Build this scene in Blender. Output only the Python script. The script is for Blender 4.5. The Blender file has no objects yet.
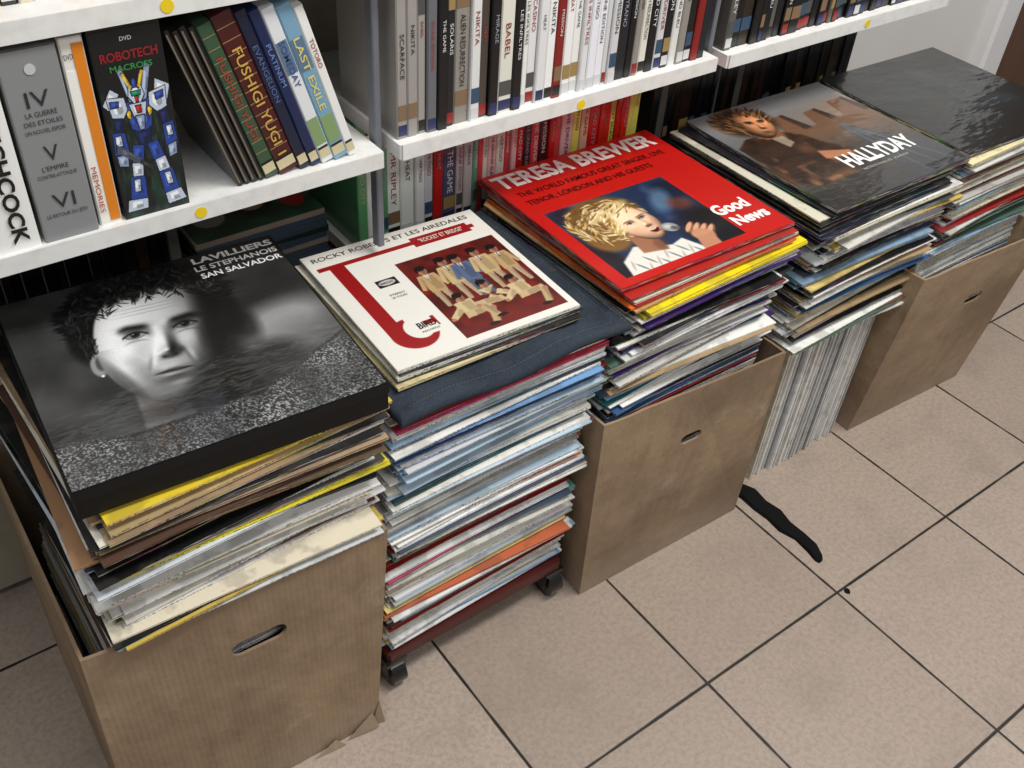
import bpy, math, random
import numpy as np
from mathutils import Matrix, Vector, geometry

scene = bpy.context.scene
try:
    scene.view_settings.view_transform = 'Standard'
except Exception:
    pass

# ------------------------------------------------------------------ helpers
def lin(c):
    return tuple((x/12.92 if x <= 0.04045 else ((x+0.055)/1.055)**2.4) for x in c[:3])

def link(ob, parent=None):
    scene.collection.objects.link(ob)
    if parent: ob.parent = parent
    return ob

def empty(name, loc=(0,0,0), rz=0.0):
    e = bpy.data.objects.new(name, None)
    e.empty_display_size = 0.05
    e.location = loc; e.rotation_euler = (0,0,rz)
    return link(e)

def T(x,y,z): return Matrix.Translation((x,y,z))
def R(a,ax): return Matrix.Rotation(a,4,ax)

class MB:
    def __init__(s): s.v=[]; s.f=[]; s.c=[]; s.m=[]
    def add(s, verts, faces, col, mat=0, M=None):
        o=len(s.v)
        if M is not None: verts=[tuple(M@Vector(p)) for p in verts]
        s.v.extend(verts)
        c=lin(col)+(1,)
        for f in faces:
            s.f.append([i+o for i in f]); s.c.append(c); s.m.append(mat)
    def box(s,x0,x1,y0,y1,z0,z1,col,mat=0,M=None):
        v=[(x0,y0,z0),(x1,y0,z0),(x1,y1,z0),(x0,y1,z0),(x0,y0,z1),(x1,y0,z1),(x1,y1,z1),(x0,y1,z1)]
        f=[(3,2,1,0),(4,5,6,7),(0,1,5,4),(1,2,6,5),(2,3,7,6),(3,0,4,7)]
        s.add(v,f,col,mat,M)
    def prism(s,pts,z0,z1,col,mat=0,M=None):
        n=len(pts)
        v=[(p[0],p[1],z0) for p in pts]+[(p[0],p[1],z1) for p in pts]
        f=[tuple(range(n-1,-1,-1)),tuple(range(n,2*n))]+[(i,(i+1)%n,n+(i+1)%n,n+i) for i in range(n)]
        s.add(v,f,col,mat,M)
    def rbox(s,x0,x1,y0,y1,z0,z1,b,col,mat=0,M=None):
        s.prism([(x0+b,y0),(x1-b,y0),(x1,y0+b),(x1,y1-b),(x1-b,y1),(x0+b,y1),(x0,y1-b),(x0,y0+b)],z0,z1,col,mat,M)
    def cyl(s,M,r,h,col,mat=0,n=20):
        s.prism([(r*math.cos(2*math.pi*i/n),r*math.sin(2*math.pi*i/n)) for i in range(n)],-h/2,h/2,col,mat,M)
    def build(s,name,mats,parent=None,smooth=False):
        me=bpy.data.meshes.new(name)
        me.from_pydata([tuple(p) for p in s.v],[],s.f)
        for m in mats: me.materials.append(m)
        me.polygons.foreach_set('material_index',s.m)
        ca=me.color_attributes.new('Col','FLOAT_COLOR','CORNER')
        arr=[]
        for f,c in zip(s.f,s.c): arr.extend(c*len(f))
        ca.data.foreach_set('color',arr)
        if smooth: me.polygons.foreach_set('use_smooth',[True]*len(s.f))
        me.update()
        ob=bpy.data.objects.new(name,me)
        return link(ob,parent)

_tc={}
def text_geo(st,fat=0.0):
    k=(st,fat)
    if k in _tc: return _tc[k]
    cu=bpy.data.curves.new('t','FONT'); cu.body=st; cu.offset=fat; cu.resolution_u=3
    ob=bpy.data.objects.new('t',cu); scene.collection.objects.link(ob)
    dg=bpy.context.evaluated_depsgraph_get(); dg.update()
    me=bpy.data.meshes.new_from_object(ob.evaluated_get(dg))
    vs=[(v.co.x,v.co.y) for v in me.vertices]; fs=[tuple(p.vertices) for p in me.polygons]
    bpy.data.objects.remove(ob); bpy.data.curves.remove(cu); bpy.data.meshes.remove(me)
    x0=min(v[0] for v in vs); x1=max(v[0] for v in vs); y0=min(v[1] for v in vs); y1=max(v[1] for v in vs)
    vs=[(a-x0,b-y0) for a,b in vs]
    _tc[k]=(vs,fs,x1-x0,y1-y0); return _tc[k]

def put_text(mb,st,org,X,Y,width,height,col,fat=0.0,mat=0,M=None):
    vs,fs,w,h=text_geo(st,fat)
    X=Vector(X);Y=Vector(Y);O=Vector(org)
    sx=width/w; sy=height/h
    mb.add([tuple(O+X*(a*sx)+Y*(b*sy)) for a,b in vs],fs,col,mat,M)

# ------------------------------------------------------------------ materials
def new_mat(name):
    m=bpy.data.materials.new(name); m.use_nodes=True
    nt=m.node_tree; b=nt.nodes['Principled BSDF']
    return m,nt,b
def N(nt,t,**kw):
    n=nt.nodes.new(t)
    for k,v in kw.items(): setattr(n,k,v)
    return n
def mathn(nt,op,a,b=None,clamp=False):
    n=N(nt,'ShaderNodeMath',operation=op); n.use_clamp=clamp
    for i,x in enumerate((a,b)):
        if x is None: continue
        if isinstance(x,(int,float)): n.inputs[i].default_value=x
        else: nt.links.new(x,n.inputs[i])
    return n.outputs[0]
def mixc(nt,fac,a,b,blend='MIX'):
    n=N(nt,'ShaderNodeMix',data_type='RGBA',blend_type=blend)
    for i,x in ((0,fac),(6,a),(7,b)):
        if isinstance(x,(int,float)): n.inputs[i].default_value=x
        elif isinstance(x,tuple): n.inputs[i].default_value=(*lin(x),1)
        else: nt.links.new(x,n.inputs[i])
    return n.outputs[2]
def noise(nt,co,scale,detail=4,rough=0.55,mapscale=None,out='Fac'):
    if mapscale:
        mp=N(nt,'ShaderNodeMapping'); mp.inputs['Scale'].default_value=mapscale
        nt.links.new(co,mp.inputs[0]); co=mp.outputs[0]
    n=N(nt,'ShaderNodeTexNoise'); n.inputs['Scale'].default_value=scale
    n.inputs['Detail'].default_value=detail; n.inputs['Roughness'].default_value=rough
    nt.links.new(co,n.inputs['Vector']); return n.outputs[out]
def ramp(nt,f,p0,p1):
    n=N(nt,'ShaderNodeMapRange'); n.inputs[1].default_value=p0; n.inputs[2].default_value=p1
    n.interpolation_type='SMOOTHSTEP'
    nt.links.new(f,n.inputs[0]); return n.outputs[0]
def bump(nt,b,h,strength,dist=0.001,coat=False):
    n=N(nt,'ShaderNodeBump'); n.inputs['Strength'].default_value=strength; n.inputs['Distance'].default_value=dist
    nt.links.new(h,n.inputs['Height']); nt.links.new(n.outputs[0],b.inputs['Coat Normal' if coat else 'Normal'])

def attr_mat(name,rough=0.5,coat=0.0,vary=0.0,wrinkle=0.0,spec=0.5,grain=0.0,crough=0.12):
    m,nt,b=new_mat(name)
    a=N(nt,'ShaderNodeAttribute',attribute_name='Col'); col=a.outputs['Color']
    tc=N(nt,'ShaderNodeTexCoord').outputs['Object']
    if vary:
        f=noise(nt,tc,60,5)
        col=mixc(nt,mathn(nt,'MULTIPLY',ramp(nt,f,0.4,0.75),vary),col,(0.25,0.22,0.2))
    if grain:
        f=noise(nt,tc,420,3,0.7)
        col=mixc(nt,mathn(nt,'MULTIPLY',ramp(nt,f,0.45,0.7),grain),col,(0.1,0.1,0.1))
    nt.links.new(col,b.inputs['Base Color'])
    b.inputs['Roughness'].default_value=rough
    b.inputs['Specular IOR Level'].default_value=spec
    b.inputs['Coat Weight'].default_value=coat; b.inputs['Coat Roughness'].default_value=crough
    if wrinkle:
        f=mathn(nt,'ADD',noise(nt,tc,9,3,0.5,(1,2.2,1)),mathn(nt,'MULTIPLY',noise(nt,tc,45,2,0.5,(1,3,1)),0.12))
        bump(nt,b,f,wrinkle,0.01,True)
    return m
M_PRINT=attr_mat('printed_card',0.38,0.15)
M_BLACK=attr_mat('black_card',0.45,0.0,spec=0.25)
M_ART=attr_mat('printed_photo',0.36,0.2,grain=0.12)
M_FILM=attr_mat('shrink_wrapped_print',0.4,1.0,wrinkle=0.5,grain=0.10,crough=0.06)
M_CASE=attr_mat('case_plastic',0.3,0.3)
M_RUBBER=attr_mat('matte_fabric',0.9,0.0,spec=0.2)
M_PAINT=attr_mat('painted_metal',0.45,0.0,vary=0.12)

def spine_mat():
    m,nt,b=new_mat('sleeve_card')
    a=N(nt,'ShaderNodeAttribute',attribute_name='Col').outputs['Color']
    tc=N(nt,'ShaderNodeTexCoord').outputs['Object']
    ge=N(nt,'ShaderNodeNewGeometry'); sp=N(nt,'ShaderNodeSeparateXYZ'); nt.links.new(ge.outputs['True Normal'],sp.inputs[0])
    side=mathn(nt,'SUBTRACT',1.0,mathn(nt,'ABSOLUTE',sp.outputs[2]),True)
    cn=noise(nt,tc,1,1,0.5,(10,10,420),'Color')
    hs=N(nt,'ShaderNodeHueSaturation'); hs.inputs['Saturation'].default_value=3.0; hs.inputs['Value'].default_value=1.3; nt.links.new(cn,hs.inputs['Color'])
    kk=noise(nt,tc,1,1,0.5,(7,7,650))
    col=mixc(nt,mathn(nt,'MULTIPLY',mathn(nt,'MULTIPLY',ramp(nt,kk,0.56,0.62),0.5),side),a,hs.outputs[0])
    f=noise(nt,tc,1,2,0.6,(300,300,500))
    g=noise(nt,tc,1,1,0.5,(16,16,420))
    k=mathn(nt,'MULTIPLY',ramp(nt,f,0.48,0.58),ramp(nt,g,0.45,0.53))
    col=mixc(nt,mathn(nt,'MULTIPLY',mathn(nt,'MULTIPLY',k,0.85),side),col,(0.09,0.08,0.09))
    wr=noise(nt,tc,1,3,0.6,(30,30,800))
    col=mixc(nt,mathn(nt,'MULTIPLY',mathn(nt,'MULTIPLY',ramp(nt,wr,0.54,0.66),0.6),side),col,(0.90,0.89,0.86))
    g2=noise(nt,tc,22,3,0.6); top=mathn(nt,'SUBTRACT',1.0,side)
    col=mixc(nt,mathn(nt,'MULTIPLY',mathn(nt,'MULTIPLY',ramp(nt,g2,0.5,0.6),0.3),top),col,(0.30,0.27,0.25))
    nt.links.new(col,b.inputs['Base Color']); b.inputs['Roughness'].default_value=0.45
    return m
M_SPINE=spine_mat()

def cardboard():
    m,nt,b=new_mat('cardboard')
    tc=N(nt,'ShaderNodeTexCoord').outputs['Object']
    f=noise(nt,tc,5,6,0.6); g=noise(nt,tc,40,4,0.6,(1,1,0.25)); s=noise(nt,tc,9,8,0.75)
    col=mixc(nt,ramp(nt,f,0.3,0.72),(0.50,0.415,0.325),(0.63,0.535,0.425))
    col=mixc(nt,mathn(nt,'MULTIPLY',ramp(nt,g,0.45,0.8),0.35),col,(0.40,0.31,0.235))
    col=mixc(nt,mathn(nt,'MULTIPLY',ramp(nt,s,0.58,0.72),0.45),col,(0.72,0.66,0.58))
    sp=N(nt,'ShaderNodeSeparateXYZ'); nt.links.new(tc,sp.inputs[0])
    low=ramp(nt,mathn(nt,'SUBTRACT',0.16,mathn(nt,'ADD',sp.outputs[2],mathn(nt,'MULTIPLY',s,0.12))),0.0,0.1)
    col=mixc(nt,mathn(nt,'MULTIPLY',low,0.35),col,(0.64,0.58,0.52))
    nt.links.new(col,b.inputs['Base Color']); b.inputs['Roughness'].default_value=0.65
    w=N(nt,'ShaderNodeTexWave',wave_type='BANDS',bands_direction='X'); w.inputs['Scale'].default_value=45
    w.inputs['Distortion'].default_value=0.4
    nt.links.new(tc,w.inputs['Vector'])
    h=mathn(nt,'ADD',mathn(nt,'MULTIPLY',w.outputs['Fac'],0.03),noise(nt,tc,9,5))
    bump(nt,b,h,0.7,0.010)
    return m
M_CARD=cardboard()

def floor_mat():
    m,nt,b=new_mat('ceramic_tiles')
    tc=N(nt,'ShaderNodeTexCoord').outputs['Object']
    sp=N(nt,'ShaderNodeSeparateXYZ'); nt.links.new(tc,sp.inputs[0])
    S=0.302
    wob=mathn(nt,'MULTIPLY',mathn(nt,'SUBTRACT',noise(nt,tc,18,3),0.5),0.003)
    dx=mathn(nt,'PINGPONG',mathn(nt,'SUBTRACT',sp.outputs[0],0.807-S*20),S/2)
    dy=mathn(nt,'PINGPONG',mathn(nt,'SUBTRACT',sp.outputs[1],0.464-S*20),S/2)
    d=mathn(nt,'ADD',mathn(nt,'MINIMUM',dx,dy),wob)
    tile=ramp(nt,d,0.0012,0.0030)
    wn=N(nt,'ShaderNodeTexWhiteNoise',noise_dimensions='2D')
    cx=N(nt,'ShaderNodeCombineXYZ')
    nt.links.new(mathn(nt,'FLOOR',mathn(nt,'DIVIDE',mathn(nt,'SUBTRACT',sp.outputs[0],0.807-S*20),S)),cx.inputs[0])
    nt.links.new(mathn(nt,'FLOOR',mathn(nt,'DIVIDE',mathn(nt,'SUBTRACT',sp.outputs[1],0.464-S*20),S)),cx.inputs[1])
    nt.links.new(cx.outputs[0],wn.inputs['Vector'])
    col=mixc(nt,wn.outputs['Value'],(0.65,0.585,0.53),(0.71,0.645,0.59))
    f=noise(nt,tc,130,6,0.75); g=noise(nt,tc,9,5,0.6)
    col=mixc(nt,mathn(nt,'MULTIPLY',ramp(nt,f,0.4,0.65),0.35),col,(0.44,0.385,0.34))
    col=mixc(nt,mathn(nt,'MULTIPLY',ramp(nt,g,0.45,0.75),0.3),col,(0.49,0.435,0.395))
    col=mixc(nt,tile,(0.13,0.115,0.10),col)
    nt.links.new(col,b.inputs['Base Color'])
    rr=mathn(nt,'ADD',mathn(nt,'MULTIPLY',g,0.3),0.28)
    nt.links.new(rr,b.inputs['Roughness'])
    h=mathn(nt,'ADD',mathn(nt,'MULTIPLY',tile,1.0),mathn(nt,'MULTIPLY',f,0.15))
    bump(nt,b,h,0.6,0.002)
    return m
def wall_mat(name,c1,c2,scale=3,rough=0.7):
    m,nt,b=new_mat(name)
    tc=N(nt,'ShaderNodeTexCoord').outputs['Object']
    col=mixc(nt,noise(nt,tc,scale,5),c1,c2)
    nt.links.new(col,b.inputs['Base Color']); b.inputs['Roughness'].default_value=rough
    bump(nt,b,noise(nt,tc,80,3),0.1,0.002)
    return m
M_WALL=wall_mat('painted_wall',(0.78,0.77,0.76),(0.86,0.85,0.84))
M_TRIM=wall_mat('white_trim',(0.84,0.84,0.84),(0.9,0.9,0.9),8,0.4)
def wood_mat():
    m,nt,b=new_mat('door_wood')
    tc=N(nt,'ShaderNodeTexCoord').outputs['Object']
    col=mixc(nt,noise(nt,tc,6,6,0.6,(6,6,0.6)),(0.22,0.13,0.08),(0.42,0.27,0.17))
    nt.links.new(col,b.inputs['Base Color']); b.inputs['Roughness'].default_value=0.4
    return m
M_WOOD=wood_mat()
def denim_mat():
    m,nt,b=new_mat('denim')
    a=N(nt,'ShaderNodeAttribute',attribute_name='Col').outputs['Color']
    tc=N(nt,'ShaderNodeTexCoord').outputs['Object']
    f=noise(nt,tc,1,3,0.7,(700,180,400)); g=noise(nt,tc,14,5)
    col=mixc(nt,mathn(nt,'MULTIPLY',ramp(nt,f,0.35,0.7),0.3),a,(0.32,0.35,0.38))
    col=mixc(nt,mathn(nt,'MULTIPLY',ramp(nt,g,0.4,0.7),0.4),col,(0.08,0.09,0.12))
    nt.links.new(col,b.inputs['Base Color']); b.inputs['Roughness'].default_value=0.95
    b.inputs['Specular IOR Level'].default_value=0.2
    bump(nt,b,f,0.4,0.001)
    return m
M_DENIM=denim_mat()

# ------------------------------------------------------------------ art canvas (stored as mesh colours)
def vnoise(h,w,cells,seed):
    rng=np.random.RandomState(seed); g=rng.rand(cells+2,cells+2)
    y=np.linspace(0,cells,h); x=np.linspace(0,cells,w)
    yi=y.astype(int); xi=x.astype(int); fy=(y-yi)[:,None]; fx=(x-xi)[None,:]
    fy=fy*fy*(3-2*fy); fx=fx*fx*(3-2*fx)
    a=g[yi][:,xi]; b_=g[yi][:,xi+1]; c=g[yi+1][:,xi]; d=g[yi+1][:,xi+1]
    return (a*(1-fx)+b_*fx)*(1-fy)+(c*(1-fx)+d*fx)*fy
def blur(a,k):
    for _ in range(k):
        p=np.pad(a,1,mode='edge')
        a=(p[1:-1,1:-1]*2+p[:-2,1:-1]+p[2:,1:-1]+p[1:-1,:-2]+p[1:-1,2:])/6
    return a
class Art:
    def __init__(s,w,h,col):
        s.w=w; s.h=h; s.img=np.zeros((h,w,3))+np.array(col)
        s.U,s.V=np.meshgrid(np.linspace(0,1,w),np.linspace(0,1,h))
    def lay(s,mask,col,alpha=1.0):
        m=(mask*alpha)[...,None]
        col=np.asarray(col)
        s.img=s.img*(1-m)+col*m
    def pm(s,pts,soft=1):
        U,V=s.U,s.V; ins=np.zeros(U.shape,bool); n=len(pts)
        for i in range(n):
            x1,y1=pts[i]; x2,y2=pts[(i+1)%n]
            if y1==y2: continue
            c=((y1>V)!=(y2>V))&(U<(x2-x1)*(V-y1)/(y2-y1)+x1); ins^=c
        return blur(ins.astype(float),soft)
    def poly(s,pts,col,alpha=1,soft=1): s.lay(s.pm(pts,soft),col,alpha)
    def em(s,cx,cy,rx,ry,rot=0,soft=0.08):
        c,sn=math.cos(rot),math.sin(rot); x=s.U-cx; y=s.V-cy
        X=(x*c+y*sn)/rx; Y=(-x*sn+y*c)/ry
        r=np.sqrt(X*X+Y*Y); return np.clip((1-r)/max(soft,1e-3)+0.5,0,1)
    def ell(s,cx,cy,rx,ry,col,rot=0,alpha=1,soft=0.1): s.lay(s.em(cx,cy,rx,ry,rot,soft),col,alpha)
    def rect(s,x0,y0,x1,y1,col,alpha=1): s.poly([(x0,y0),(x1,y0),(x1,y1),(x0,y1)],col,alpha,0)
def strands(A,seed,n,region,cols,L=0.04,W=0.004,alpha=.7,flow=None):
    rng=np.random.RandomState(seed); k=0
    while k<n:
        x,y=rng.rand(2)
        if not region(x,y): continue
        a=(flow(x,y) if flow else 0)+rng.uniform(-.35,.35)
        A.ell(x,y,W,L*rng.uniform(.5,1.2),cols[rng.randint(len(cols))],a,alpha,.6); k+=1
def face(art,cx,cy,rx,ry,rot,light,yaw,skin,gray=False,smile=False,amb=0.18,gain=1.0,jaw=0.3,relief=1.0,flat=1.3,age=0.0,shear=0.0):
    c,sn=math.cos(rot),math.sin(rot); x=art.U-cx; y=art.V-cy
    x=x+shear*y
    X=(x*c+y*sn)/rx; Y=(-x*sn+y*c)/ry
    Xj=X/(1-jaw*np.clip(Y,0,1)**1.9)
    r2=np.abs(Xj)**2.3+np.abs(Y)**2.3
    mask=np.clip((1-np.sqrt(r2))/0.05,0,1)
    G=lambda a,b,sa,sb: np.exp(-((X-a)/sa)**2-((Y-b)/sb)**2)
    h=np.sqrt(np.clip(1-r2*0.97,0.0,1))*0.85
    y0=yaw; d=0
    d=d+0.17*np.exp(-((X-y0*0.85)/0.11)**2)*np.clip((Y+0.22)/0.45,0,1)*np.clip((0.34-Y)/0.12,0,1)
    d=d+0.08*G(y0,0.22,0.14,0.08)
    for sgn in(-1,1):
        d=d-0.055*G(sgn*0.40+y0*0.6,-0.13,0.2,0.08)
        d=d+0.045*G(sgn*0.40+y0*0.5,-0.25,0.28,0.05)
        d=d+0.055*G(sgn*0.52+y0*0.4,0.10,0.2,0.18)
        d=d+0.035*G(sgn*0.14+y0,0.25,0.07,0.05)
        d=d-0.012*np.exp(-((X-(y0+sgn*(0.25+0.35*(Y-0.25))))/0.045)**2-((Y-0.36)/0.12)**2)*(1+age*.5)
    d=d+0.025*G(y0*0.8,0.49,0.24,0.045)+0.028*G(y0*0.8,0.60,0.2,0.05)+0.05*G(y0*0.7,0.86,0.25,0.12)
    d=d-0.025*G(y0*0.8,0.69,0.18,0.04)
    h=h+d*relief
    du=(1/(art.w*rx)); dv=(1/(art.h*ry))
    hy,hx=np.gradient(h); hx=hx/du; hy=hy/dv
    n=np.stack([-hx,-hy,np.ones_like(h)*flat],-1); n/=np.linalg.norm(n,axis=-1,keepdims=True)
    L=np.array(light); L=L/np.linalg.norm(L)
    sh=np.clip((n*L).sum(-1),0,1)*gain+amb
    sh=blur(sh,1)
    alb=np.zeros(h.shape+(3,))+np.array(skin)
    def A(m,colr,a=1.0):
        nonlocal alb
        mm=np.clip(m*a,0,1)[...,None]; alb=alb*(1-mm)+np.array(colr)*mm
    dark=(0.04,0.036,0.036)
    if age:
        beard=np.clip((Y-0.34)/0.35,0,1)+np.clip((np.abs(Xj)-.70)/.25,0,1)*(Y>.0)*.6
        A(np.clip(beard,0,1),(0.28,)*3,0.42*age)
    for sgn in(-1,1):
        ex=sgn*0.39+y0*0.6; xo=(X-ex)*sgn
        xe=(X-ex)/0.185
        yb=Y+0.245+0.07*(xo)-0.20*np.clip(xo-.1,0,1)
        A(np.exp(-np.abs((xo-0.01)/0.235)**5-(yb/(0.046 if age else .026))**2),dark,0.92 if age else .6)
        A(np.exp(-np.abs((X-ex)/0.2)**4-((Y+0.175)/0.04)**2),dark,0.5 if age else .25)
        A(np.exp(-((xo+0.21)/0.07)**2-((Y+0.13)/0.08)**2),dark,0.4)
        op=0.048 if age else .055
        alm=np.clip((op*(1-xe*xe)-np.abs(Y+0.115))/0.012,0,1)*(np.abs(xe)<1)
        A(alm,(0.62,0.62,0.62),0.95)
        rr=((X-ex)*rx)**2+((Y+0.128)*ry)**2
        A((rr<(0.078*rx)**2)*(alm>0.1),(0.17,0.16,0.16) if gray else (.12,.2,.3),1)
        A((rr<(0.036*rx)**2)*(alm>.1),(0.01,)*3,1)
        A(np.exp(-((X-ex+.03)/.022)**2-((Y+.145)/.012)**2),(0.95,)*3,.9)
        lid=np.exp(-((Y+0.115+op*(1-xe*xe))/0.016)**2)*(np.abs(xe)<1.12)
        A(lid,dark,0.97)
        lid=np.exp(-((Y+0.115-op*(1-xe*xe))/0.010)**2)*(np.abs(xe)<1)
        A(lid,dark,0.45)
        A(np.exp(-((X-ex)/0.17)**4-((Y+0.03-0.03*xe*xe)/0.014)**2),dark,0.3 if age else .15)
        A(np.exp(-((X-y0-sgn*0.085)/0.045)**2-((Y-0.305)/0.018)**2),dark,0.85)
    A(np.exp(-((X-y0)/0.16)**2-((Y-0.345)/0.022)**2),dark,0.35)
    A(np.exp(-((X-y0-.12)/0.06)**2-((Y-0.12)/0.2)**2),dark,0.20)
    lip=(0.36,0.34,0.34) if gray else (0.72,0.14,0.14)
    lw=0.29
    xm=(X-y0*0.8)/lw
    if smile:
        mm=np.clip((0.13*(1-xm*xm)-np.abs(Y-0.52-0.05*(1-xm*xm)))/0.03,0,1)*(np.abs(xm)<1)
        A(mm,lip,.95)
        mm=np.clip((0.085*(1-(xm*1.15)**2)-np.abs(Y-0.51-0.04*(1-xm*xm)))/0.02,0,1)*(np.abs(xm)<.9)
        A(mm,(.25,.03,.03),1)
        mm=np.clip((0.04*(1-(xm*1.2)**2)-np.abs(Y-0.475-0.03*(1-xm*xm)))/0.012,0,1)*(np.abs(xm)<.85)
        A(mm,(.97,.96,.92),1)
    else:
        ym=Y-0.535-0.008*xm*xm
        mm=np.clip((0.048*(1-xm*xm)-np.abs(ym))/0.03,0,1)*(np.abs(xm)<1)
        A(mm,lip,.75)
        A(np.exp(-np.abs(xm)**6-(ym/0.012)**2),dark,0.92)
        A(np.exp(-(xm/.6)**2-((Y-0.62)/0.02)**2),dark,0.35)
    art.lay(mask,np.clip(alb*sh[...,None],0,1))

def art_obj(name,art,sx,sy,mat,parent,M):
    h,w=art.h,art.w
    X,Y=np.meshgrid(np.linspace(-sx/2,sx/2,w),np.linspace(sy/2,-sy/2,h))
    v=np.stack([X,Y,np.zeros_like(X)],-1).reshape(-1,3)
    Mn=np.array(M); v=v@Mn[:3,:3].T+Mn[:3,3]
    i=np.arange(h-1)[:,None]*w+np.arange(w-1)[None,:]; i=i.ravel()
    f=np.stack([i,i+w,i+w+1,i+1],-1)
    me=bpy.data.meshes.new(name)
    me.vertices.add(len(v)); me.vertices.foreach_set('co',v.ravel())
    me.loops.add(f.size); me.loops.foreach_set('vertex_index',f.ravel().astype(np.int32))
    me.polygons.add(len(f)); me.polygons.foreach_set('loop_start',np.arange(0,f.size,4,dtype=np.int32))
    me.update(calc_edges=True); me.validate()
    me.materials.append(mat)
    c=np.clip(art.img,0,1).reshape(-1,3); l=np.where(c<=0.04045,c/12.92,((c+0.055)/1.055)**2.4)
    ca=me.color_attributes.new('Col','FLOAT_COLOR','POINT')
    ca.data.foreach_set('color',np.concatenate([l,np.ones((len(l),1))],1).ravel().astype(np.float32))
    return link(bpy.data.objects.new(name,me),parent)

# ------------------------------------------------------------------ room
def simple(name,build,mat):
    mb=MB(); build(mb); return mb.build(name,[mat])
simple('floor',lambda m:m.box(-1.6,3.8,-1.8,1.24,-0.05,0,(.6,.5,.45)),floor_mat())
simple('wall_back',lambda m:m.box(-1.6,2.41,1.24,1.32,0,2.6,(.8,.8,.8)),M_WALL)
def door(m):
    m.box(2.50,3.32,1.27,1.31,0.0,2.05,(.4,.3,.2))
    for a,b_ in ((0.12,0.9),(1.02,1.92)):
        for x in(2.60,2.96):
            m.rbox(x,x+0.27,1.255,1.27,a,b_,0.008,(.4,.3,.2))
simple('door_1',door,M_WOOD)
def dtrim(m):
    m.rbox(2.41,2.50,1.20,1.32,0,2.12,0.008,(.9,.9,.9)); m.rbox(3.32,3.41,1.20,1.32,0,2.12,0.008,(.9,.9,.9))
    m.box(2.50,3.32,1.20,1.32,2.05,2.12,(.9,.9,.9))
simple('trim_1',dtrim,M_TRIM)
simple('baseboard_back',lambda m:m.box(1.70,2.41,1.225,1.24,0,0.09,(.9,.9,.9)),M_TRIM)

# ------------------------------------------------------------------ shelving
WHITE=(0.92,0.915,0.90)
def shelving(x0,x1,zs,dots,postlow=None,posts=()):
    e=empty('shelving_unit')
    mb=MB()
    for z in zs:
        yf=1.040 if z<0.6 else 0.915
        mb.rbox(x0,x1,yf,1.195,z-0.019,z,0.003,WHITE)
        mb.box(x0+0.002,x1-0.002,yf-0.0015,yf+0.001,z-0.0185,z+0.001,(0.88,0.875,0.86))
    mb.build('shelf_boards',[M_PAINT],e)
    mb=MB()
    mb.box(x0+0.002,x1-0.002,1.197,1.203,0.02,1.35,(0.66,0.62,0.54)); mb.build('back_panel',[M_PAINT],e)
    mb=MB()
    for x in posts:
        mb.rbox(x-0.008,x+0.008,1.205,1.235,0,1.45,0.002,(0.55,0.56,0.58))
        mb.rbox(x-0.0045,x+0.0045,0.942,0.958,postlow,1.45,0.0015,(0.42,0.43,0.46))
        for z in zs:
            if z>.6: mb.box(x-0.003,x+0.003,0.95,1.205,z-0.034,z-0.0195,(0.5,0.5,0.52))
    if posts: mb.build('uprights',[M_PAINT],e)
    mb=MB()
    for (x,z) in dots:
        mb.cyl(T(x,0.9132,z-0.009)@R(math.pi/2,'X'),0.0065,0.0008,(0.90,0.78,0.10))
    mb.build('price_dots',[M_PRINT],e)
    return e
ZS=0.748
shelving(-0.62,0.535,[0.53,ZS,0.965],[(0.310,ZS),(0.31,0.965),(0.12,0.965)],0.602,(0.5435,))
shelving(0.557,1.083,[0.53,ZS+0.002,0.965],[(0.83,ZS)],0.73,(1.094,))
shelving(1.105,1.64,[0.53,ZS,0.965],[(1.42,ZS)])

# ------------------------------------------------------------------ DVD cases
WORDS=["ALIEN RESURRECTION","CASINO","THE GAME","MIRAGE","LE GRAND BLEU","NIKITA","HEAT","SCARFACE","SOLARIS","DUNE EDITION","LES INFILTRES","BRAZIL","THE DRIVER","VERTIGO","PSYCHO","MAD CITY","SEVEN","TAXI DRIVER","L'AVARE","MISSION","ROCKY BALBOA","TITAN","MR RIPLEY","OTHELLO","CYRANO","EDEN LOG","BABEL"]
def case(mb,M,t,h,col,d=0.135,text=None,tcol=(0.95,0.95,0.95),blocks=(),fat=0.0,b=0.0015,tz=(0.12,0.8),th=0.5):
    mb.prism([(b,0),(t-b,0),(t,b),(t,d),(0,d),(0,b)],0,h,col,0,M)
    for (a,c_,cc) in blocks:
        mb.box(b*0.8,t-b*0.8,-0.0004,0.001,h*a,h*c_,cc,0,M)
    if text:
        L=min(h*(tz[1]-tz[0]),len(text)*t*th*1.15)
        put_text(mb,text,(t*(0.5-th/2)+0.0002,-0.0008,h*tz[1]),(0,0,-1),(1,0,0),L,t*th,tcol,fat,0,M)
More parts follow.
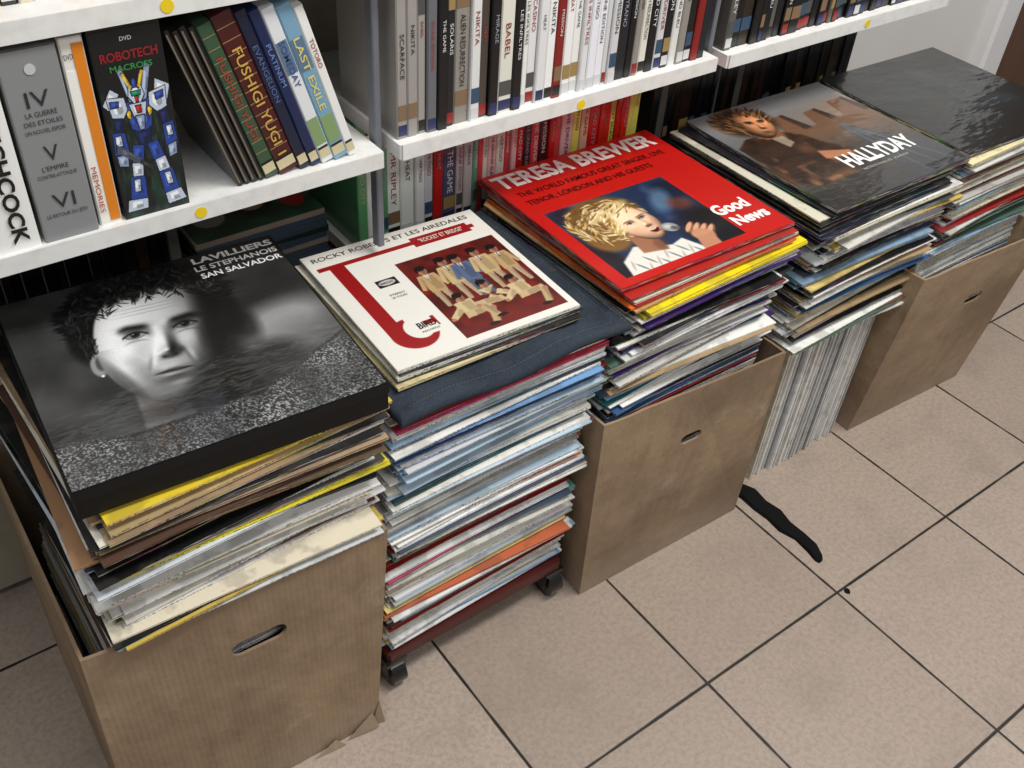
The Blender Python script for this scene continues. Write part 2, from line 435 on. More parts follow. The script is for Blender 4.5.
def random_row(name,x0,x1,yf,z,pal,seed,hh=0.19,text=True,t0=0.0145,lean=0):
    rnd=random.Random(seed); mb=MB(); x=x0; i=0
    while True:
        t=t0*rnd.choice([1,1,1,1,0.62,0.8,1.5]) 
        if x+t>x1: break
        col=pal(i,x,rnd)
        blk=[]
        lum=sum(col)/3
        if rnd.random()<0.6: blk.append((0.90,0.985,(0.1,0.1,0.12) if lum>.5 else (0.75,0.75,0.77)))
        if rnd.random()<0.7: blk.append((0.02,0.09,rnd.choice([(0.8,0.8,0.8),(0.15,0.18,0.35),(0.55,0.12,0.1),(0.1,0.1,0.1)])))
        if rnd.random()<0.35: blk.append((0.12,0.22,rnd.choice([(0.5,0.4,0.3),(0.2,0.3,0.4),(0.6,0.5,0.3),(0.3,0.3,0.3)])))
        if rnd.random()<0.3: blk.append((0.74,0.86,rnd.choice([(0.5,0.4,0.3),(0.2,0.3,0.4),(0.6,0.5,0.3),(0.3,0.3,0.3)])))
        tc=(0.07,0.07,0.09) if lum>0.5 else rnd.choice([(0.85,0.85,0.84),(0.7,0.66,0.5),(0.85,0.85,0.85),(0.6,0.25,0.2),(0.6,0.6,0.65)])
        if lum>0.5 and rnd.random()<0.3: tc=(0.55,0.12,0.1)
        M=T(x,yf+rnd.uniform(0,0.006),z)@R(-lean,'Y')
        case(mb,M,t,hh+rnd.choice([0,0,0,-0.003,0.002]),col,0.135,rnd.choice(WORDS) if text else None,tc,blk,0.0,tz=(0.25,rnd.choice([.6,.7,.66])),th=rnd.choice([.3,.36,.42]))
        x+=(t+0.0006)/math.cos(lean); i+=1
    return mb.build(name,[M_CASE])

def pal2(i,x,r):
    if x<0.63: return r.choice([(0.06,0.06,0.07),(0.12,0.1,0.1),(0.6,0.58,0.56),(0.1,0.1,0.12),(.4,.4,.42)])
    if 0.73<x<0.87: return r.choice([(0.92,0.92,0.91),(0.9,0.9,0.92),(0.86,0.86,0.86),(0.9,0.9,0.88),(0.5,0.12,0.1)])
    return r.choice([(0.07,0.07,0.08),(0.1,0.1,0.12),(0.85,0.85,0.84),(0.55,0.53,0.5),(0.12,0.12,0.16),(0.28,0.24,0.22),(0.86,0.85,0.8),(0.06,0.06,0.07),(0.5,0.1,0.09),(.8,.8,.8),(.08,.08,.09)])
random_row('dvd_row',0.562,1.078,0.925,ZS+0.002,pal2,4,t0=0.0135)
def pal3(i,x,r): return r.choice([(0.03,0.03,0.035),(0.04,0.04,0.045),(0.06,0.06,0.08),(0.04,0.04,0.05),(0.35,0.34,0.32),(0.16,0.11,0.08)])
random_row('dvd_row',1.11,1.635,0.93,ZS,pal3,9)
def pal4(i,x,r):
    if x<0.66: return r.choice([(0.9,0.92,0.89),(0.9,0.9,0.9),(.35,.6,.4)])
    if x<0.76: return r.choice([(0.8,0.8,0.82),(0.75,0.7,0.7),(0.4,0.6,0.5),(0.75,0.12,0.1),(.3,.3,.4)])
    if x<0.92: return r.choice([(0.85,0.25,0.28),(0.85,0.45,0.5),(0.75,0.12,0.12),(0.9,0.7,0.7),(0.9,0.85,0.8),(.3,.12,.12)])
    return r.choice([(0.85,0.14,0.10),(0.9,0.7,0.6),(0.8,0.12,0.1),(.9,.85,.4)])
random_row('dvd_row',0.567,1.078,1.042,0.53,pal4,11)
random_row('dvd_row',1.11,1.63,1.05,0.53,pal3,12,text=False)
random_row('dvd_row',-0.30,0.33,1.05,0.53,pal3,13,text=False)
random_row('dvd_row',0.0,0.30,0.95,0.965,lambda i,x,r:r.choice([(0.85,0.8,0.7),(0.9,0.9,0.9),(0.15,0.15,0.15),(0.8,0.65,0.2)]),14)
random_row('dvd_row',0.562,1.07,0.95,0.965,pal2,15)
random_row('dvd_row',1.11,1.63,0.95,0.965,pal3,16)

e=empty('dvd_box_set_row')
mb=MB()
yf=0.925
for x,c in((0.0,(0.1,0.1,0.1)),(0.0155,(0.8,0.8,0.8)),(0.031,(0.1,0.1,0.3)),(0.0465,(0.7,0.7,0.65)),(0.062,(0.1,0.1,0.1)),(0.0775,(0.5,0.1,0.1))):
    case(mb,T(x,yf,ZS),0.0148,0.19,c,0.135,"DRACULA",(0.9,0.9,0.9))
case(mb,T(0.094,yf,ZS),0.014,0.188,(0.62,0.07,0.06),0.135)
case(mb,T(0.110,yf-0.004,ZS),0.042,0.192,(0.92,0.92,0.90),0.14,None,blocks=[(0.86,0.95,(0.55,0.1,0.1))])
put_text(mb,"HITCHCOCK",(0.128,yf-0.006,ZS+0.150),(0,0,-1),(1,0,0),0.142,0.0150,(0.03,0.03,0.03),0.03)
case(mb,T(0.156,yf-0.004,ZS),0.052,0.19,(0.50,0.505,0.51),0.14,None,blocks=[(0.0,1.0,(.52,.525,.53))])
for s_,z,h,w in(("IV",0.137,0.015,0.021),("LA GUERRE",0.128,0.005,0.028),("DES ETOILES",0.120,0.0045,0.034),("UN NOUVEL ESPOIR",0.112,0.004,0.036),
                ("V",0.084,0.015,0.013),("L'EMPIRE",0.074,0.005,0.024),("CONTRE-ATTAQUE",0.066,0.0045,0.036),
                ("VI",0.034,0.015,0.021),("LE RETOUR DU JEDI",0.024,0.005,0.038)):
    put_text(mb,s_,(0.182-w/2,yf-0.0052,ZS+z),(1,0,0),(0,0,1),w,h,(0.16,0.16,0.17),0.0)
mb.prism([(0.174+0.005*math.cos(a*0.5236),0.005*math.sin(a*0.5236)) for a in range(12)],0,0.0008,(0.75,0.75,0.75),0,T(0.008,yf-0.0045,ZS+0.172)@R(math.pi/2,'X'))
case(mb,T(0.211,yf,ZS),0.022,0.192,(0.90,0.89,0.86),0.135,None,blocks=[(0.02,0.84,(0.93,0.92,0.89))])
mb.box(0.2215,0.2315,yf-0.001,yf,ZS+0.004,ZS+0.186,(0.86,0.50,0.10))
put_text(mb,"MEMORIES",(0.2135,yf-0.0015,ZS+0.065),(0,0,-1),(1,0,0),0.05,0.005,(0.7,0.3,0.05))
put_text(mb,"DVD",(0.213,yf-0.0015,ZS+0.172),(1,0,0),(0,0,1),0.008,0.005,(0.1,0.1,0.1))
mb.box(0.236,0.303,yf-0.002,yf+0.14,ZS,ZS+0.194,(0.05,0.06,0.06))
lean=math.radians(17); x=0.3605
items=[(0.007,.187,(0.05,0.05,0.05),None,None),(0.007,.185,(0.10,0.09,0.08),None,None),(0.008,.188,(0.06,0.06,0.06),None,None),(0.007,.186,(0.07,0.07,0.07),None,None),
 (0.016,.185,(0.20,0.31,0.22),"FUSHIGI YUGI",(0.6,0.22,0.18)),(0.023,.192,(0.27,0.06,0.05),"FUSHIGI YUGI 1",(0.78,0.62,0.30)),
 (0.013,.192,(0.06,0.09,0.20),"EVANGELION",(0.3,0.38,0.55)),(0.012,.19,(0.07,0.13,0.30),"PLATINUM",(0.4,0.5,0.7)),
 (0.015,.19,(0.86,0.87,0.88),"SOMEDAY",(0.2,0.3,0.5)),(0.017,.19,(0.46,0.62,0.72),"LAST EXILE",(0.85,0.8,0.45)),(0.011,.186,(0.9,0.9,0.88),"TOTORO",(0.6,0.25,0.2))]
for q_,(t,h,c,tx,tc_) in enumerate(items):
    Mx=T(x,yf+0.002,ZS+0.0005)@R(-lean,'Y')
    bl=[]
    if tx:
        bl=[(0.03,0.09,(0.8,0.75,0.6)),(.09,.105,(.1,.1,.1))]
        if q_ in(4,5): bl+= [(.10+.075*k,.103+.075*k,(.6,.5,.32)) for k in range(12)]
        if q_ in(8,9): bl+=[(.60,.80,(.35,.45,.55)),(.12,.3,(.5,.6,.4))]
    case(mb,Mx,t,h,c,0.135,tx,tc_ or (1,1,1),bl,0.01,tz=(0.12,0.80),th=.45)
    if tx is None:
        mb.box(t*0.2,t*0.45,-0.0006,0.001,0.004,h-0.004,(0.45,0.40,0.34),0,Mx)
    x+=(t+0.0004)/math.cos(lean)
mb.build('cases',[M_CASE],e)
A=Art(150,420,(0.05,0.06,0.06))
g=vnoise(420,150,9,5); A.lay(np.clip((A.V-0.25)*1.5,0,1)*np.clip(g*1.6-.4,0,1),(0.10,0.24,0.18),0.9)
g=vnoise(420,150,22,6); A.lay(np.clip(g*2-1.1,0,1)*(A.V>.3),(0.22,0.35,0.30),0.6)
W_=(0.74,0.78,0.84); W2=(0.55,0.60,0.70); B_=(0.15,0.26,0.58); DB=(0.07,0.11,0.28); Y_=(0.80,0.66,0.18); RD=(.65,.13,.1)
def rp(p,c,hl=True):
    cx=sum(q[0] for q in p)/len(p); cy=sum(q[1] for q in p)/len(p)
    big=[(q[0]+(.014 if q[0]>cx else -.014),q[1]+(.005 if q[1]>cy else -.005)) for q in p]
    A.poly(big,(0.02,0.03,0.04),1,0); A.poly(p,c,1,0)
    if hl:
        sm=[(cx+(q[0]-cx)*.5-.012,cy+(q[1]-cy)*.55-.004) for q in p]
        A.poly(sm,tuple(min(1,k*1.25+.06) for k in c),.8,1)
        sd=[(cx+(q[0]-cx)*.35+.02,cy+(q[1]-cy)*.35+.010) for q in p]
        A.poly(sd,tuple(k*.6 for k in c),.7,1)
for p,c in(([(.30,.25),(.36,.24),(.46,.40),(.40,.42)],W2),([(.70,.23),(.76,.25),(.62,.42),(.55,.40)],W2),([(.02,.40),(.16,.33),(.26,.36),(.12,.44)],W_),([(.80,.32),(.99,.36),(.92,.43),(.76,.38)],W_),
           ([(.38,.55),(.62,.55),(.58,.64),(.42,.64)],DB),([(.32,.62),(.47,.63),(.42,.72),(.27,.71)],B_),([(.53,.63),(.68,.62),(.74,.71),(.58,.72)],B_),
           ([(.26,.71),(.41,.72),(.38,.79),(.24,.78)],W_),([(.60,.72),(.75,.71),(.79,.78),(.63,.79)],W_),
           ([(.20,.78),(.40,.79),(.38,.91),(.14,.90)],B_),([(.62,.79),(.82,.78),(.88,.90),(.66,.91)],B_),([(.10,.90),(.38,.91),(.36,.96),(.06,.96)],W_),([(.66,.91),(.90,.90),(.96,.96),(.68,.97)],W_),
           ([(.24,.80),(.32,.80),(.30,.86),(.22,.86)],W_),([(.70,.80),(.78,.80),(.80,.86),(.72,.86)],W_),
           ([(.30,.40),(.48,.42),(.47,.56),(.36,.54)],B_),([(.52,.42),(.70,.40),(.64,.54),(.53,.56)],B_),([(.38,.42),(.62,.42),(.58,.48),(.42,.48)],W_),([(.44,.48),(.56,.48),(.53,.55),(.47,.55)],W2),([(.46,.43),(.54,.43),(.52,.465),(.48,.465)],RD),
           ([(.31,.44),(.38,.45),(.37,.49),(.33,.48)],Y_),([(.62,.45),(.69,.44),(.67,.48),(.63,.49)],Y_),
           ([(.08,.37),(.32,.38),(.34,.44),(.26,.48),(.12,.47)],W_),([(.68,.38),(.92,.36),(.90,.46),(.76,.48),(.66,.44)],W_),([(.12,.39),(.24,.395),(.22,.42),(.12,.42)],B_),([(.76,.39),(.88,.38),(.87,.41),(.77,.42)],B_),
           ([(.13,.47),(.25,.48),(.23,.55),(.12,.54)],DB),([(.77,.48),(.89,.47),(.92,.54),(.80,.55)],DB),([(.07,.54),(.24,.55),(.25,.66),(.05,.65)],B_),([(.80,.55),(.95,.54),(.97,.64),(.80,.66)],B_),
           ([(.10,.56),(.18,.56),(.18,.61),(.09,.61)],W_),([(.84,.56),(.91,.56),(.92,.61),(.85,.61)],W_),([(.07,.66),(.22,.66),(.20,.72),(.08,.71)],W2),([(.82,.66),(.95,.65),(.93,.71),(.82,.72)],W2),
           ([(.10,.60),(.42,.70),(.40,.73),(.08,.64)],(.3,.32,.36)),([(.40,.70),(.56,.75),(.54,.77),(.39,.72)],(.18,.18,.2)),
           ([(.42,.33),(.58,.33),(.61,.38),(.55,.415),(.45,.415),(.39,.38)],W_),([(.43,.36),(.57,.36),(.55,.38),(.45,.38)],(.08,.5,.35)),([(.48,.385),(.52,.385),(.51,.41),(.49,.41)],RD),
           ([(.34,.27),(.38,.265),(.46,.34),(.43,.35)],Y_),([(.62,.265),(.66,.27),(.57,.35),(.54,.34)],Y_),([(.48,.30),(.52,.30),(.53,.34),(.47,.34)],B_)):
    rp([(0.5+(q[0]-.5)*1.04,.60+(q[1]-.62)*1.08) for q in p],c)
art_obj('robot_art',A,0.065,0.190,M_PRINT,e,T(0.2695,yf-0.0026,ZS+0.097)@R(math.pi/2,'X'))
mb=MB()
put_text(mb,"ROBOTECH",(0.243,yf-0.0032,ZS+0.163),(1,0,0),(0,0,1),0.054,0.009,(0.52,0.09,0.12),0.03)
put_text(mb,"MACROSS",(0.250,yf-0.0032,ZS+0.153),(1,0,0),(0,0,1),0.040,0.006,(0.20,0.50,0.26),0.02)
put_text(mb,"DVD",(0.264,yf-0.0032,ZS+0.181),(1,0,0),(0,0,1),0.011,0.004,(0.7,0.7,0.7),0.02)
mb.build('title_print',[M_PRINT],e)

e=empty('comic_book_pile',(0.435,1.118,0.5305))
mb=MB(); rnd=random.Random(3); z=0
for i in range(9):
    t=0.0085; Mx=T(rnd.uniform(-.006,.006),rnd.uniform(-.004,.004),z)@R(rnd.uniform(-.03,.03),'Z')
    mb.rbox(-0.09,0.09,-0.065,0.065,0,t-0.0005,0.001,rnd.choice([(0.1,0.15,0.12),(0.5,0.45,0.4),(0.12,0.1,0.1),(0.2,0.25,0.3)]),0,Mx); z+=t
mb.build('books',[M_PRINT],e)
A=Art(120,90,(0.08,0.14,0.11)); g=vnoise(90,120,8,8); A.lay(g,(0.20,0.42,0.28),0.7)
A.ell(.55,.45,.2,.28,(0.06,.05,.05)); A.ell(.55,.5,.11,.18,(0.7,.55,.45)); A.ell(.85,.6,.10,.22,(0.65,.15,.12)); A.ell(.2,.6,.12,.18,(.55,.55,.5))
art_obj('cover_art',A,0.176,0.126,M_ART,e,T(0,0,z+0.0004))

# ------------------------------------------------------------------ record stacks
def slab(mb,M,s,t,col,n=3,bow=None,base=0.0):
    vs=[]
    for k in(0,1):
        for j in range(n+1):
            for i in range(n+1):
                x=(i/n-.5)*s; y=(j/n-.5)*s
                p=M@Vector((x,y,k*t)); 
                vs.append((p.x,p.y,p.z+(bow(x,y) if bow else 0)))
    q=n+1; o=q*q; fs=[]
    for j in range(n):
        for i in range(n):
            a=j*q+i
            fs.append((a,a+q,a+q+1,a+1)); fs.append((o+a,o+a+1,o+a+q+1,o+a+q))
    for i in range(n):
        fs.append((i,i+1,o+i+1,o+i)); a=n*q+i; fs.append((a+1,a,o+a,o+a+1))
        a=i*q; fs.append((a+q,a,o+a,o+a+q)); a=i*q+n; fs.append((a,a+q,o+a+q,o+a))
    mb.add(vs,fs,col)
PAL_N=[(0.90,0.89,0.86),(0.82,0.81,0.78),(0.93,0.92,0.90),(0.70,0.70,0.68),(0.88,0.84,0.75),(0.14,0.14,0.15),(0.07,0.07,0.08),(0.25,0.30,0.38),
       (0.55,0.66,0.76),(0.92,0.92,0.92),(0.66,0.56,0.42),(0.40,0.28,0.22),(0.84,0.82,0.77),(0.55,0.12,0.12),(0.18,0.34,0.52),(0.80,0.81,0.82),(0.92,0.91,0.88),(0.30,0.42,0.36),(0.80,0.69,0.32),(.93,.93,.92)]
def stack(name,c0,c1,z0,z1,seed,top=[],pal=PAL_N,jit=0.008,rj=0.03,boxz=-1,bowa=0.002,size=0.312,tmin=0.0018,tmax=0.0040):
    rnd=random.Random(seed); mb=MB(); z=z0; slabs=[]
    while z<z1-0.0012:
        t=min(rnd.uniform(tmin,tmax),z1-z); slabs.append((z,t)); z+=t
    slabs[-1]=(slabs[-1][0],z1-slabs[-1][0])
    n=len(slabs); wx=wy=0
    for i,(z,t) in enumerate(slabs):
        f=(z-z0)/(z1-z0)
        free=1.0 if z>boxz else 0.15
        wx=wx*0.8+rnd.gauss(0,jit*0.45); wy=wy*0.8+rnd.gauss(0,jit*0.45)
        wx=max(-jit*1.4,min(jit*1.4,wx)); wy=max(-jit*1.3,min(jit*1.3,wy))
        jx=(wx+rnd.uniform(-jit,jit)*0.6)*free; jy=(wy+rnd.uniform(-jit,jit)*0.6)*free; a=rnd.gauss(0,rj*0.65)*free
        k=n-1-i
        col=top[k] if k<len(top) else rnd.choice(pal)
        if len(col)>3: jx=jx*.3+col[3]; jy=jy*.3+col[4]; a=a*.3+col[5]; col=col[:3]
        cx=c0[0]+(c1[0]-c0[0])*f+jx; cy=c0[1]+(c1[1]-c0[1])*f+jy
        bw=bowa*math.sin(math.pi*f)
        bow=lambda x,y,bw=bw:-bw*((x*x+y*y)/0.03)
        gap=min(0.0006,t*0.22); tt=t-gap
        M=T(cx,cy,z)@R(a,'Z')
        if tt>0.0022 and rnd.random()<0.6:
            sh=0.0007
            slab(mb,M,size,sh,col,3,bow)
            slab(mb,T(0,0,tt-sh)@M,size,sh,col,3,bow)
            inner=rnd.choice([(0.9,0.89,0.85),(0.05,0.05,0.05),(0.85,0.82,0.76),(0.1,0.1,0.1),(.9,.9,.9)])
            slab(mb,T(0.0,0.0,sh)@M,size-0.006-rnd.uniform(0,0.006),tt-2*sh,inner,3,bow)
        else:
            slab(mb,M,size,tt,col,3,bow)
    return mb.build(name,[M_SPINE])

def card_box(name,B,Tp,h,hole=None,th=0.004,torn=False):
    mb=MB()
    def P(face,s,t,d):
        i,j=face
        b0=Vector((*B[i],0.001)); b1=Vector((*B[j],0.001)); t0=Vector((*Tp[i],h)); t1=Vector((*Tp[j],h))
        p=(b0.lerp(b1,s)).lerp(t0.lerp(t1,s),t)
        nrm=(b1-b0).cross(Vector((0,0,1))).normalized()
        return p-nrm*(d)
    def panel(face,d0,d1,s0=0,s1=1,t0=0,t1=1,hole=None,rag=0.0):
        rr=random.Random(int(t1*100)+face[0])
        outer=[(s0,t0),(s1,t0)]
        K=14
        for k in range(K+1):
            s=s1+(s0-s1)*k/K; outer.append((s,t1-(rr.uniform(0,rag) if 0<k<K else 0)))
        loops=[outer]
        if hole:
            hc,hz,hw,hh=hole; pts=[]
            for k in range(24):
                a=2*math.pi*k/24; cx=(hw-hh)*(1 if math.cos(a)>0 else -1)
                pts.append((hc+cx+hh*math.cos(a),hz+hh*0.9*math.sin(a)*(0.345/h)))
            loops.append(pts[::-1])
        flat=[p for l in loops for p in l]
        tris=geometry.tessellate_polygon([[Vector((p[0],p[1],0)) for p in l] for l in loops])
        n=len(flat)
        vs=[tuple(P(face,s,t,d0)) for s,t in flat]+[tuple(P(face,s,t,d1)) for s,t in flat]
        fs=[]
        for tr in tris:
            a,b_,c_=tr
            A2=(flat[b_][0]-flat[a][0])*(flat[c_][1]-flat[a][1])-(flat[c_][0]-flat[a][0])*(flat[b_][1]-flat[a][1])
            if A2<0: a,c_=c_,a
            fs.append((a,b_,c_)); fs.append((c_+n,b_+n,a+n))
        o=0
        for l in loops:
            m=len(l)
            for i in range(m): fs.append((o+(i+1)%m,o+i,o+n+i,o+n+(i+1)%m))
            o+=m
        mb.add(vs,fs,(.6,.5,.4))
    for k,f in enumerate(((0,1),(1,2),(2,3),(3,0))):
        panel(f,0,th,0,1,0,1,hole if k==0 else None,0.006)
    mb.add([(*B[0],0.003),(*B[1],0.003),(*B[2],0.003),(*B[3],0.003),(*B[0],0.007),(*B[1],0.007),(*B[2],0.007),(*B[3],0.007)],
           [(3,2,1,0),(4,5,6,7),(0,1,5,4),(1,2,6,5),(2,3,7,6),(3,0,4,7)],(.5,.4,.3))
    if torn:   # peeled paper flaps at the worn lower corner
        bx,by=B[1]
        for (x0,z0,x1,z1,x2,z2,o_) in((-.050,.002,-.004,.004,-.012,.032,.010),(-.012,.001,.008,.001,.000,.050,.006),(-.10,.001,-.055,.002,-.07,.016,.007)):
            a=(bx+x0,by-.001-o_*.3,z0); b_=(bx+x1,by-.001-o_,z1); c_=(bx+x2+.003,by-.002,z2)
            mb.add([a,b_,c_,(a[0],a[1]+.001,a[2]),(b_[0],b_[1]+.001,b_[2]),(c_[0],c_[1]+.001,c_[2])],[(0,1,2),(5,4,3),(0,3,4,1),(1,4,5,2),(2,5,3,0)],(.6,.5,.4))
    return mb.build(name,[M_CARD])

card_box('cardboard_box',[(0.030,0.703),(0.368,0.690),(0.385,1.06),(0.040,1.07)],[(0.040,0.706),(0.392,0.686),(0.398,1.06),(0.045,1.075)],0.402,(0.53,0.76,0.098,0.040),torn=True)
card_box('cardboard_box',[(0.750,0.700),(1.100,0.690),(1.11,1.055),(0.762,1.065)],[(0.738,0.694),(1.078,0.668),(1.09,1.055),(0.75,1.065)],0.385,(0.52,0.72,0.060,0.032))
card_box('cardboard_box',[(1.440,0.712),(1.775,0.695),(1.79,1.06),(1.46,1.07)],[(1.428,0.672),(1.775,0.650),(1.80,1.055),(1.45,1.07)],0.385,(0.60,0.70,0.070,0.036))

YEL=(0.92,0.80,0.10); TAN=(0.68,0.55,0.40)
top1=[(.1,.1,.1),(.8,.76,.62),(.9,.78,.2,.004,-.006,.01),(.12,.12,.12),(.8,.74,.6),TAN,(.76,.66,.48,.004,-.006,.03),(.2,.2,.2),(0.62,.52,.40,0,-0.006,.04),(.88,.86,.8),(.12,.12,.12),(.30,.27,.24,0.0,-.010,.0),(.66,.56,.45,.004,-.012,-.04),(.9,.89,.86),
      (.34,.24,.19,-.008,-.015,.04),(0.86,.82,.7),(.40,.31,.25,.004,-.014,-.07),(.15,.15,.16),(.66,.50,.36,-.014,-.012,-.05),(.90,.90,.88),(.1,.1,.1,-.020,-.008,.06),(.92,.92,.91),(.3,.36,.4,-.013,0,0),(.9,.9,.89),(.06,.06,.06,-.018,-.012,.05),
      (.92,.92,.92,-.013,-.012,.0),(.3,.28,.26),(.9,.9,.88,-.01,-.008,.02),(0.90,.84,.15,.006,-.010,-.02),(0.90,.84,.2,.007,-.009,-.02),(.82,.84,.86,-.018,-.014,.06),(.15,.42,.66,-.012,-.010,.02),(.92,.92,.92),(.7,.7,.68),(.92,.91,.9),(.2,.2,.2),(.88,.86,.8)]
pal1=[c for c in PAL_N if c[2]<c[0]+.05 and not (c[0]>.5 and c[1]<.2)]+[(.92,.92,.91)]*3
stack('record_stack',(0.208,0.890),(0.246,0.856),0.009,0.590,21,top1,pal1,jit=0.012,rj=0.055,boxz=0.402,bowa=0.001,size=.311)
top2=[(.12,.16,.22),(.3,.3,.32),(.85,.78,.66),(.93,.91,.85),(.70,.08,.20,.004,-.005,0),(.85,.30,.46,.003,-.006,0),(.88,.87,.85),(.9,.9,.9)]
pal2s=PAL_N+[(0.93,0.93,0.92)]*7+[(0.72,0.80,0.86)]*3+[(0.35,0.60,0.52),(0.45,0.62,.80),(0.92,0.85,.55),(0.70,0.30,0.42),(.75,.4,.25)]
stack('record_stack',(0.568,0.893),(0.574,0.868),0.078,0.541,35,top2,pal2s,jit=0.009,rj=0.035,bowa=0.003)
top3=[(.60,.09,.06),(.66,.12,.09,.0,-.006,.01),(.10,.06,.06),(.80,.76,.68),(.60,.08,.07,.004,-.010,.0),(.85,.40,.12,.0,-.008,.02),(.75,.58,.38,.0,-.008,.02),(.88,.85,.76),(.93,.84,.06,.018,-.016,.035),(.93,.84,.08,.018,-.015,.035),(.15,.15,.16),(.92,.85,.12,.016,-.010,.03),
      (.2,.2,.22),(.9,.89,.86,.01,-.012,.02),(.08,.08,.1,.015,-.01,.02),(.86,.86,.84),(.28,.16,.45,.018,-.014,.03),(.8,.8,.82),(.9,.87,.8,.015,-.01,.03),(.1,.14,.3),(.55,.65,.6),(.9,.9,.89),(.06,.06,.07,-.012,-.014,-.04),(.9,.9,.88),(.10,.10,.12,.015,-.014,.06)]
stack('record_stack',(0.928,0.880),(0.908,0.862),0.009,0.590,48,top3,PAL_N+[(.92,.92,.9)]*5+[(0.12,0.14,0.35),(0.25,0.16,0.4),(0.06,0.06,0.07),(0.25,.45,.6),(.15,.4,.42)],jit=0.012,rj=0.055,boxz=0.388,bowa=0.003,size=.311)
top4=[(.1,.1,.12),(.82,.8,.72,-.025,0,.01),(.10,.10,.12,-.03,-.004,.0),(.6,.58,.5,-.015,-.004,0),(.1,.1,.1,-.032,-.008,0),(.75,.7,.58),(.07,.07,.09,-.036,-.01,.0),(.10,.10,.2,-.036,-.01,0),(.1,.1,.1,-.028,-.01,0),(.07,.07,.09,-.034,-.01,0),(.9,.9,.88,.0,-.01,0),(.85,.8,.65),(.7,.66,.5),(.65,.12,.12),(.9,.91,.9)]
stack('record_stack',(1.300,0.868),(1.300,0.855),0.320,0.590,55,top4,PAL_N+[(0.05,0.05,0.06)]*2+[(.93,.93,.9)]*6+[(.88,.78,.5)]*2,jit=0.013,rj=0.05,bowa=0.004)
top5=[(.88,.84,.66,-.012,-.008,0),(.1,.1,.12),(.9,.88,.8),(.3,.3,.3),(.9,.88,.82),(.8,.8,.78)]
stack('record_stack',(1.617,0.888),(1.620,0.852),0.009,0.590,61,top5,PAL_N+[(.92,.92,.88)]*6+[(.6,.12,.1)],jit=0.011,rj=0.045,boxz=0.388,bowa=0.003,size=.310)

rnd=random.Random(5); mb=MB(); x=1.178
while x<1.412:
    t=rnd.uniform(0.0022,0.0060); c=rnd.choice([(0.88,.88,.86),(.82,.82,.80),(.92,.91,.89),(.74,.74,.74),(.5,.5,.52),(.84,.8,.72),(.9,.9,.9)])
    y0=0.728+rnd.uniform(-.006,.008)
    M=T(x,y0,0.001)@R(math.radians(1.5),'Y')
    mb.box(0,t-0.0006,0,0.312,0,0.312,c,0,M); x+=t
mb.build('upright_record_row',[attr_mat('upright_sleeve_card',0.35,0.3,vary=0.3)])

# ------------------------------------------------------------------ dolly
e=empty('wheeled_dolly',(0.568,0.885,0))
mb=MB()
mb.rbox(-0.158,0.158,-0.158,0.158,0.058,0.076,0.004,(0.30,0.07,0.05))
mb.rbox(-0.155,0.155,-0.153,-0.13,0.050,0.058,0.002,(0.16,0.06,0.05))
mb.build('board',[M_PAINT],e)
mb=MB()
for sx in(-1,1):
    for sy in(-1,1):
        cx=sx*0.145; cy=sy*0.145
        mb.cyl(T(cx,cy,0.0265)@R(math.pi/2,'Y'),0.0255,0.022,(0.025,0.025,0.025),0,28)
        mb.cyl(T(cx,cy,0.0265)@R(math.pi/2,'Y'),0.010,0.028,(0.3,0.3,0.31),0,16)
        for o in(-0.0145,0.0145): mb.box(cx+o-0.0015,cx+o+0.0015,cy-0.012,cy+0.012,0.02,0.054,(0.08,0.08,0.08))
        mb.box(cx-0.017,cx+0.017,cy-0.016,cy+0.016,0.053,0.0585,(0.10,0.10,0.10))
mb.build('casters',[M_CASE],e)

# ------------------------------------------------------------------ denim
def jeans():
    nx,ny=70,64; x0,x1,y0,y1=0.416,0.752,0.690,1.012; th=0.018; zb=0.5425
    mb=MB()
    def hgt(x,y): return 0.0022*math.sin(x*38+y*21)+0.0018*math.sin(y*61-x*17)+0.0012*math.sin(x*130)*math.sin(y*90)
    def edge(d): 
        d=min(d,0.009); k=1-d/0.009; return math.sqrt(max(0,1-k*k))
    top=[];bot=[]
    def pr(t): return 0.5-0.5*math.cos(math.pi*t)
    for j in range(ny+1):
        for i in range(nx+1):
            x=x0+(x1-x0)*pr(i/nx); y=y0+(y1-y0)*pr(j/ny)
            yy=y+0.004*math.sin(x*30)*(1-pr(j/ny)); 
            d=min(x-x0,x1-x,y-y0,y1-y); ev=edge(d); mid=zb+th/2
            k=min(1,d/0.02)
            top.append((x,yy,mid+th/2*ev+hgt(x,y)*k-0.0012*(1 if (0.016<y-y0<0.022) else 0))); bot.append((x,yy,mid-th/2*ev))
    q=nx+1; o=q*(ny+1); fs=[]
    for j in range(ny):
        for i in range(nx):
            a=j*q+i; fs.append((o+a,o+a+q,o+a+q+1,o+a+1)); fs.append((a,a+1,a+q+1,a+q))
    mb.add(top+bot,fs,(0.18,0.21,0.25))
    e=empty('folded_jeans')
    mb.build('cloth',[M_DENIM],e,True)
    mb=MB()
    x=x0+0.02
    while x<x1-0.02:
        y=y0+0.014+0.004*math.sin(x*30); z=zb+th+hgt(x,y0+0.014)*0.7
        mb.box(x,x+0.0030,y-0.0003,y+0.0003,z-0.0006,z+0.0003,(0.34,0.36,0.38)); x+=0.0048
    y=y0+0.03
    while y<y1-0.02:
        xx=x1-0.016; z=zb+th+hgt(xx,y)*0.8
        mb.box(xx-0.0003,xx+0.0003,y,y+0.0030,z-0.0006,z+0.0003,(0.34,0.36,0.38)); y+=0.0048
    mb.cyl(T(0.735,0.83,zb+th+0.001),0.005,0.003,(0.25,0.25,0.25))
    mb.build('stitching',[M_PRINT],e)
